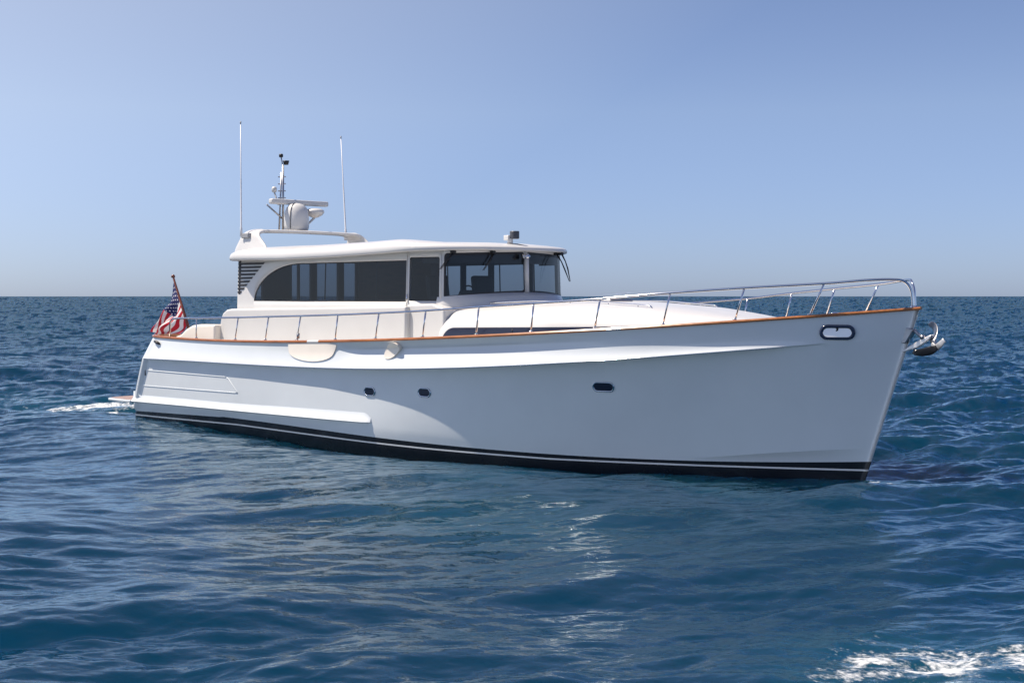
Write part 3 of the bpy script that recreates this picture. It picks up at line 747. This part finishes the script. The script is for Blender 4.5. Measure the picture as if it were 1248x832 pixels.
# cockpit coaming and settee
bm = bmesh.new(); prism(bm, [(-6.75, 1.5), (-6.75, 1.80), (-6.45, 1.86), (-6.25, 1.98), (-6.02, 2.06), (-5.75, 2.085), (-5.2, 2.09), (-5.2, 1.5)], -1.95, -1.72)
bevel(link('cockpit_coaming', bm, CREAM, yacht), .05, 4)
bm = bmesh.new(); prism(bm, [(-6.75, 1.5), (-6.75, 1.80), (-6.45, 1.86), (-6.25, 1.98), (-6.02, 2.06), (-5.75, 2.085), (-5.2, 2.09), (-5.2, 1.5)], 1.72, 1.95)
bevel(link('cockpit_coaming', bm, CREAM, yacht), .05, 4)
bm = bmesh.new(); add_box(bm, (-6.75, 0, 1.62), (.32, 3.3, .42)); add_box(bm, (-6.5, 0, 1.45), (.6, 3.2, .16)); bevel(link('aft_settee', bm, CREAMV, yacht), .06, 4)

# ------------------------------------------------------------------ anchor
anch = empty('anchor', (9.2, 0, 2.1), 'polished steel claw anchor stowed under the bow of the white yacht', 'anchor')
def A(name, bm, m): 
    for v in bm.verts: v.co -= Vector((9.2, 0, 2.1))
    return link(name, bm, m, anch)
bm = bmesh.new(); prism(bm, [(9.0, 1.99), (9.0, 2.22), (9.06, 2.235), (9.24, 2.20), (9.20, 2.12), (9.12, 2.0)], -.06, .06); bevel(link('bow_roller', bm, STEELD, yacht), .012, 2)
bm = bmesh.new(); prism(bm, [(9.02, 1.855), (9.13, 1.89), (9.30, 1.945), (9.47, 2.06), (9.51, 2.13), (9.46, 2.115), (9.32, 2.05), (9.15, 1.955)], -.035, .035); bevel(A('shank', bm, mat('bright anchor steel', (.8, .78, .77), .25, metal=.6, var=.08)), .012, 2)
bm = bmesh.new(); tube(bm, [(9.1, 0, 2.2), (9.24, 0, 2.17), (9.36, 0, 2.06)], .022, 8); tube(bm, [(9.36, -.05, 2.09), (9.36, .05, 2.09)], .03, 10); A('shackle', bm, STEELD)
def fluke(cl, wd, th=.022):
    bm = bmesh.new(); P = []
    for (x, y, z), h, d in zip(cl, wd, range(99)):
        P.append([(x, y, z)])
    C_ = catmull(cl, 6); W_ = np.interp(np.linspace(0, 1, len(C_)), np.linspace(0, 1, len(wd)), wd); P = []
    for i, c in enumerate(C_):
        d = C_[min(i + 1, len(C_) - 1)] - C_[max(i - 1, 0)]; d /= np.linalg.norm(d)
        sdv = np.cross(d, np.array([.3, 1, .2])); sdv /= np.linalg.norm(sdv); n = np.cross(d, sdv)
        P.append([c + sdv * W_[i] * math.cos(t) + n * th * math.sin(t) for t in np.linspace(0, 2 * math.pi, 13)[:-1]])
    V = grid(bm, np.array(P), cv=True); bm.faces.new(V[0]); bm.faces.new(V[-1][::-1]); bmesh.ops.recalc_face_normals(bm, faces=bm.faces); return bm
A('fluke', fluke([(9.50, -.02, 2.03), (9.50, .07, 2.12), (9.46, .16, 2.20), (9.38, .24, 2.25), (9.30, .28, 2.26)], [.04, .07, .075, .06, .02], .010), STEELD)
A('fluke', fluke([(9.22, -.04, 1.865), (9.32, -.16, 1.87), (9.46, -.22, 1.885), (9.60, -.22, 1.92), (9.66, -.18, 1.96)], [.008, .034, .055, .06, .035], .010), mat('dark anchor steel', (.018, .019, .023), .35, metal=.6, var=.2))
A('fluke', fluke([(9.50, -.02, 2.0), (9.58, -.06, 1.95), (9.66, -.12, 1.98), (9.75, -.14, 2.06)], [.03, .045, .045, .035], .008), mat('galvanised plate', (.55, .55, .56), .4, metal=.5, var=.15))
bm = bmesh.new(); tube(bm, catmull([(9.22, 0, 1.885), (9.4, 0, 1.90), (9.54, 0, 1.95), (9.53, 0, 2.05)], 5), .03, 8); A('crown', bm, STEELD)

# ------------------------------------------------------------------ flag on staff
fb, ft = Vector((-6.95, -1.38, 1.84)), Vector((-7.86, -1.24, 3.09))
flag = empty('flag_on_staff', fb, 'red, white and blue striped flag drooping from a varnished wooden staff at the stern', 'flag')
bm = bmesh.new(); tube(bm, [Vector((0, 0, 0)), (ft - fb) * .5, (ft - fb) * .97, (ft - fb)], [.034, .03, .022, .022], 10)
lathe(bm, [(.001, -.03), (.04, -.02), (.045, .01), (.03, .04), (.001, .05)], tuple((ft - fb) * 1.0), 12); link('staff', bm, mat('dark varnished wood', (.13, .032, .012), .25, coat=.6, var=.3, vscale=6), flag)
bm = bmesh.new(); add_box(bm, Vector((-.03, 0, -.02)), (.12, .1, .12)); link('staff_socket', bm, TEAK, flag, False)
def bez(pts, t):
    c = np.array(catmull(pts, 12)); return np.array([np.interp(t * (len(c) - 1), range(len(c)), c[:, k]) for k in range(3)])
stf = (ft - fb)
h0 = np.array(stf) * .93; h1 = np.array(stf) * .30
E0 = [h0, h0 + np.array([-.13, -.05, -.36]), h0 + np.array([-.30, .03, -.62]), h0 + np.array([-.62, -.05, -.93]), h0 + np.array([-.78, .0, -1.13])]
E1 = [h1, h1 + np.array([-.10, .06, -.22]), h1 + np.array([-.24, -.06, -.36]), h1 + np.array([-.62, .06, -.42]), h1 + np.array([-1.06, 0, -.45])]
nu, nv = 70, 40; P = np.zeros((nu, nv, 3))
for i in range(nu):
    u = i / (nu - 1); a_, b_ = bez(E0, u), bez(E1, u)
    for j in range(nv):
        v = j / (nv - 1); p = a_ * (1 - v) + b_ * v
        rip = math.sin(v * 13 + u * 5) * .055 * min(1, u * 3) + math.sin(u * 11 - v * 4) * .035 * min(1, u * 3)
        bul = math.sin(v * math.pi) * .10 * math.sin(u * math.pi)
        P[i, j] = p + np.array([-.25 * bul + rip * .35, rip * 1.2 - bul, bul * .2])
bm = bmesh.new(); V = grid(bm, P); uvl = bm.loops.layers.uv.new('UVMap'); idx = {}
for i in range(nu):
    for j in range(nv): idx[V[i][j]] = (i / (nu - 1), 1 - j / (nv - 1))
for f in bm.faces:
    for l in f.loops: l[uvl].uv = idx[l.vert]
fm = bpy.data.materials.new('flag cloth'); fm.use_nodes = True; N = fm.node_tree; pb = N.nodes['Principled BSDF']; pb.inputs['Roughness'].default_value = .75
def mth(op, a, b=None, c=None):
    n = N.nodes.new('ShaderNodeMath'); n.operation = op
    for k, vv in enumerate((a, b, c)):
        if vv is None: continue
        if isinstance(vv, (int, float)): n.inputs[k].default_value = vv
        else: N.links.new(vv, n.inputs[k])
    return n.outputs[0]
uvn = N.nodes.new('ShaderNodeUVMap'); sep = N.nodes.new('ShaderNodeSeparateXYZ'); N.links.new(uvn.outputs[0], sep.inputs[0]); U_, V_ = sep.outputs[0], sep.outputs[1]
stripe = mth('GREATER_THAN', mth('MODULO', mth('MULTIPLY', V_, 13.0), 2.0), 1.0)
canton = mth('MULTIPLY', mth('LESS_THAN', U_, .42), mth('GREATER_THAN', V_, 6 / 13))
ga = mth('MULTIPLY', U_, 11 / .42); gb = mth('MULTIPLY', mth('SUBTRACT', V_, 6 / 13), 9 / (7 / 13))
chk = mth('LESS_THAN', mth('MODULO', mth('ADD', mth('FLOOR', ga), mth('FLOOR', gb)), 2.0), .5)
da = mth('SUBTRACT', mth('FRACT', ga), .5); db = mth('SUBTRACT', mth('FRACT', gb), .5)
dd = mth('SQRT', mth('ADD', mth('MULTIPLY', da, da), mth('MULTIPLY', db, db)))
star = mth('MULTIPLY', chk, mth('LESS_THAN', dd, .27))
def mixc(f, a, b):
    n = N.nodes.new('ShaderNodeMix'); n.data_type = 'RGBA'; N.links.new(f, n.inputs[0])
    for k, vv in ((6, a), (7, b)):
        if isinstance(vv, tuple): n.inputs[k].default_value = (*vv, 1)
        else: N.links.new(vv, n.inputs[k])
    return n.outputs[2]
colr = mixc(canton, mixc(stripe, (.45, .005, .022), (.72, .70, .70)), mixc(star, (.006, .013, .10), (.75, .75, .78)))
N.links.new(colr, pb.inputs['Base Color'])
tl = N.nodes.new('ShaderNodeBsdfTranslucent'); N.links.new(colr, tl.inputs[0]); ms_ = N.nodes.new('ShaderNodeMixShader'); ms_.inputs[0].default_value = .25
N.links.new(pb.outputs[0], ms_.inputs[1]); N.links.new(tl.outputs[0], ms_.inputs[2]); N.links.new(ms_.outputs[0], N.nodes['Material Output'].inputs[0])
cl = link('flag_cloth', bm, fm, flag)

# ------------------------------------------------------------------ sea
def cascade(Nn, L, lp, lmin, lmax, rms, wdir, spread, seed):
    rng = np.random.default_rng(seed)
    k1 = 2 * np.pi * np.fft.fftfreq(Nn, L / Nn); KX, KY = np.meshgrid(k1, k1, indexing='ij'); K = np.hypot(KX, KY); K[0, 0] = 1e-6
    kp = 2 * np.pi / lp
    c = (KX * wdir[0] + KY * wdir[1]) / K
    D = np.maximum(c, 0) ** spread + .015
    A_ = K ** -4.4 * np.exp(-1.1 * (kp / K) ** 3) * D
    A_[(K < 2 * np.pi / lmax) | (K > 2 * np.pi / lmin)] = 0; A_[0, 0] = 0
    H_ = (rng.normal(size=K.shape) + 1j * rng.normal(size=K.shape)) * np.sqrt(A_)
    h = np.fft.ifft2(H_).real; sc = rms / h.std()
    dx = np.fft.ifft2(-1j * KX / K * H_).real; dy = np.fft.ifft2(-1j * KY / K * H_).real
    gx = np.fft.ifft2(1j * KX * H_).real; gy = np.fft.ifft2(1j * KY * H_).real
    return h * sc, dx * sc, dy * sc, gx * sc, gy * sc, L, Nn
def sample(cs, x, y, rot):
    h, dx, dy, sx, sy, L, Nn = cs; c, s_ = math.cos(rot), math.sin(rot)
    xr, yr = (c * x + s_ * y) / L * Nn, (-s_ * x + c * y) / L * Nn
    i, j = np.floor(xr).astype(int), np.floor(yr).astype(int); fx, fy = xr - i, yr - j
    def g(a): return a[i % Nn, j % Nn] * (1 - fx) * (1 - fy) + a[(i + 1) % Nn, j % Nn] * fx * (1 - fy) + a[i % Nn, (j + 1) % Nn] * (1 - fx) * fy + a[(i + 1) % Nn, (j + 1) % Nn] * fx * fy
    H_, X_, Y_, A_, B_ = g(h), g(dx), g(dy), g(sx), g(sy)
    return H_, c * X_ - s_ * Y_, s_ * X_ + c * Y_, c * A_ - s_ * B_, s_ * A_ + c * B_
wd_ = -FWD * .9 + RIGHT * .25; wd_ = wd_[:2] / np.linalg.norm(wd_[:2])
w2 = -FWD * .7 - RIGHT * .7; w2 = w2[:2] / np.linalg.norm(w2[:2])
wd3 = -FWD * .8 + RIGHT * .6; wd3 = wd3[:2] / np.linalg.norm(wd3[:2])
CA = cascade(1024, 53.0, 3.8, .22, 13, .068, wd_, 8, 3); CD = cascade(512, 37.0, 1.7, .2, 4, .020, wd3, 6, 21)
CB = cascade(512, 11.3, .45, .05, .7, .0036, wd_, 3, 7)
CC = cascade(256, 231.0, 16, 7, 45, .060, w2, 3, 9)
ang = np.concatenate([np.arange(-55, -26, .12), np.arange(-26, 26, .07), np.arange(26, 55, .12), np.arange(55, 305, 1.5)])
rs = [1.2]
while rs[-1] < 30000:
    r = rs[-1]; dr = max(.028, r * r / (1395 * 2.66) * .55)
    if r < 6.5: dr = .12
    rs.append(r + min(dr, r * .25))
rs = np.array(rs)
AN, RR = np.meshgrid(np.radians(ang), rs, indexing='ij')
X = CAM[0] + RR * (FWD[0] * np.cos(AN) + RIGHT[0] * np.sin(AN)); Y = CAM[1] + RR * (FWD[1] * np.cos(AN) + RIGHT[1] * np.sin(AN))
xf, yf = X.ravel(), Y.ravel(); rf = RR.ravel()
Hs = np.zeros_like(xf); DX = np.zeros_like(xf); DY = np.zeros_like(xf); GX = np.zeros_like(xf); GY = np.zeros_like(xf)
# calmer patches and gusty patches
gust = 1 + .25 * np.sin(xf * .061 + 1.3 * np.sin(yf * .043)) * np.sin(yf * .083 + xf * .021 + .7)
lee = 1 - .64 * np.exp(-(((xf - 3) / 11) ** 4 + ((yf + 6.5) / 6) ** 4))
for cs, rot, fade, ch in ((CA, 0.0, 1 - sm(rf, 2000, 8000), .6), (CD, 0.0, 1 - sm(rf, 300, 900), .5), (CB, .0, 1 - sm(rf, 28, 60), .5), (CC, .0, 1 - sm(rf, 4000, 15000), .8)):
    h, dx, dy, gx, gy = sample(cs, xf, yf, rot); k = fade * (gust * lee if cs is not CC else 1); k2 = (gust * lee if cs is not CC else 1)
    GX += gx * k2; GY += gy * k2
    Hs += h * k; DX += dx * k * ch; DY += dy * k * ch
# the wave the hull carries along its side
bh = np.where(xf < -1, 2.3, 2.3 * (1 - np.clip((xf + 1) / 9.5, 0, 1) ** 1.8)); dist = np.maximum(np.abs(yf) - bh, 0)
inx = sm(xf, -8.6, -7.8) * (1 - sm(xf, 8.4, 9.2))
near = np.exp(-dist / 1.0) * inx
prof = np.interp(xf, [-8.5, -6, -3.5, -1.5, 1.5, 4, 6.5, 8.6, 9.5], [.06, .02, -.05, -.14, -.19, -.11, -.02, .05, .0])
Hs = Hs * (1 - .65 * near) + prof * near
DX *= (1 - .7 * near); DY *= (1 - .7 * near)
lam = np.sqrt(np.maximum(rf, 1)) * 0
co = np.stack([xf + DX, yf + DY, Hs], 1)
# foam amount
fo = np.zeros_like(xf)
def blob(cx, cy, rx, ry, a, s_=1.0):
    c, q = math.cos(a), math.sin(a); dx, dy = xf - cx, yf - cy
    e = ((c * dx + q * dy) / rx) ** 2 + ((-q * dx + c * dy) / ry) ** 2
    return s_ * np.exp(-e ** 1.5)
aF = math.atan2(RIGHT[1], RIGHT[0])
fo = np.maximum(fo, blob(13.85, -8.45, 1.25, 1.2, aF, .90)); fo = np.maximum(fo, blob(14.7, -8.0, .55, 1.1, aF, 1.0)); fo = np.maximum(fo, blob(13.7, -9.4, .7, .5, aF, .88))
fo = np.maximum(fo, blob(-10.9, -1.0, 2.6, 1.7, 0, 1.12)); fo = np.maximum(fo, blob(-15, -1.0, 6, 2.0, 0, .66)); fo = np.maximum(fo, blob(-9, -2.2, .9, .5, 0, 1.0))
fo = np.maximum(fo, blob(8.95, -.3, .8, .22, 0, .85)); fo = np.maximum(fo, np.exp(-(dist / .07) ** 2) * inx * .62)
fo = np.maximum(fo, blob(6.9, -1.7, 1.5, .5, rad(-25), .66)); fo = np.maximum(fo, blob(3.4, -3.4, 2.0, .9, rad(-15), .62)); fo = np.maximum(fo, blob(6.5, -6, 2.2, 1.5, 0, .55))  # flecks beside the hull: foam, and sun glints painted as foam
ci, cj = len(ang), len(rs)
crest = np.clip((Hs - .19) / .12, 0, 1) * (rf < 60); fo = np.maximum(fo, crest * .45)
me = bpy.data.meshes.new('sea'); ii, jj = np.meshgrid(np.arange(ci), np.arange(cj - 1), indexing='ij')
q = np.stack([ii * cj + jj, ii * cj + jj + 1, ((ii + 1) % ci) * cj + jj + 1, ((ii + 1) % ci) * cj + jj], -1).reshape(-1, 4)
me.vertices.add(len(co)); me.vertices.foreach_set('co', co.ravel().astype(np.float32))
me.loops.add(q.size); me.loops.foreach_set('vertex_index', q.ravel().astype(np.int32))
me.polygons.add(len(q)); me.polygons.foreach_set('loop_start', np.arange(0, q.size, 4, dtype=np.int32)); me.polygons.foreach_set('loop_total', np.full(len(q), 4, np.int32))
me.update(calc_edges=True); me.polygons.foreach_set('use_smooth', np.ones(len(q), bool))
at = me.attributes.new('foam', 'FLOAT', 'POINT'); at.data.foreach_set('value', fo.astype(np.float32))
at = me.attributes.new('slope_spread', 'FLOAT', 'POINT'); at.data.foreach_set('value', (.035 + .205 * sm(np.log(rf), math.log(18), math.log(260))).astype(np.float32))
me.validate()
sea = bpy.data.objects.new('sea', me); COL.objects.link(sea); sea['kind'] = 'structure'
if me.polygons[0].normal.z < 0: me.flip_normals()
kf = (1 - .6 * near) * (1 - .15 * sm(rf, 60, 250)); GX *= kf; GY *= kf
nv_ = np.stack([-GX, -GY, np.ones_like(GX)], 1); nv_ /= np.linalg.norm(nv_, axis=1)[:, None]
me.normals_split_custom_set_from_vertices(nv_.astype(np.float32))
wm = bpy.data.materials.new('sea water'); wm.use_nodes = True; N = wm.node_tree; N.nodes.remove(N.nodes['Principled BSDF'])
tc = N.nodes.new('ShaderNodeTexCoord')
def noise(scale, detail=4, rough=.55, vec=None, dist_=0.0):
    t = N.nodes.new('ShaderNodeTexNoise'); t.inputs['Scale'].default_value = scale; t.inputs['Detail'].default_value = detail; t.inputs['Roughness'].default_value = rough; t.inputs['Distortion'].default_value = dist_
    N.links.new(vec or tc.outputs['Object'], t.inputs[0]); return t.outputs[0]
mp = N.nodes.new('ShaderNodeMapping'); mp.inputs['Rotation'].default_value = (0, 0, -aF); mp.inputs['Scale'].default_value = (.55, 1, 1)
N.links.new(tc.outputs['Object'], mp.inputs[0])
hgt = mth('ADD', mth('MULTIPLY', noise(7, 4, .6, mp.outputs[0], .3), .0075), mth('MULTIPLY', noise(22, 3, .55, mp.outputs[0]), .0035))
bp = N.nodes.new('ShaderNodeBump'); bp.inputs['Strength'].default_value = .55; bp.inputs['Distance'].default_value = 1.0
N.links.new(hgt, bp.inputs['Height'])
# water body + surface reflection; waves too small for the mesh are averaged into a slope spread sigma
sg = N.nodes.new('ShaderNodeAttribute'); sg.attribute_name = 'slope_spread'; sig = sg.outputs['Fac']
lw = N.nodes.new('ShaderNodeLayerWeight'); lw.inputs[0].default_value = .5; N.links.new(bp.outputs[0], lw.inputs['Normal'])
fres = mth('ADD', .02, mth('MULTIPLY', 1.0, mth('DIVIDE', mth('POWER', lw.outputs['Facing'], mth('MULTIPLY', 5.0, mth('EXPONENT', mth('MULTIPLY', sig, -2.69)))), mth('ADD', 1.0, mth('MULTIPLY', 22.7, mth('POWER', sig, 1.5))))))
body = N.nodes.new('ShaderNodeSubsurfaceScattering'); body.falloff = 'BURLEY'; body.inputs['Scale'].default_value = 1.0; body.inputs['Radius'].default_value = (1.2, 3.5, 5.5); N.links.new(bp.outputs[0], body.inputs['Normal'])
surf = N.nodes.new('ShaderNodeBsdfGlossy'); surf.inputs[0].default_value = (.82, .93, 1.0, 1); N.links.new(bp.outputs[0], surf.inputs['Normal'])
N.links.new(mth('ADD', .02, mth('MULTIPLY', sig, .35)), surf.inputs['Roughness'])
wat = N.nodes.new('ShaderNodeMixShader'); N.links.new(fres, wat.inputs[0]); N.links.new(body.outputs[0], wat.inputs[1]); N.links.new(surf.outputs[0], wat.inputs[2])
fa = N.nodes.new('ShaderNodeAttribute'); fa.attribute_name = 'foam'
lace = noise(4.0, 6, .62, None, .5); fine = noise(19, 5, .65); big = noise(1.1, 3, .5)
fsum = mth('ADD', mth('ADD', mth('MULTIPLY', lace, .50), mth('MULTIPLY', fine, .30)), mth('MULTIPLY', big, .20))
thr = mth('SUBTRACT', .835, mth('MULTIPLY', fa.outputs['Fac'], .42))
mr = N.nodes.new('ShaderNodeMapRange'); mr.interpolation_type = 'SMOOTHSTEP'; N.links.new(fsum, mr.inputs[0]); N.links.new(thr, mr.inputs['From Min']); N.links.new(mth('ADD', thr, .17), mr.inputs['From Max'])
fb_ = N.nodes.new('ShaderNodeBsdfDiffuse'); fb_.inputs[0].default_value = (.78, .80, .82, 1)
aer = mth('MULTIPLY', fa.outputs['Fac'], .35)
bc = mixc(aer, (.0002, .0205, .046), (.008, .075, .11)); N.links.new(bc, body.inputs[0])
mx_ = N.nodes.new('ShaderNodeMixShader'); N.links.new(mth('MULTIPLY', mr.outputs[0], .9), mx_.inputs[0]); N.links.new(wat.outputs[0], mx_.inputs[1]); N.links.new(fb_.outputs[0], mx_.inputs[2])
N.links.new(mx_.outputs[0], N.nodes['Material Output'].inputs[0])
me.materials.append(wm)
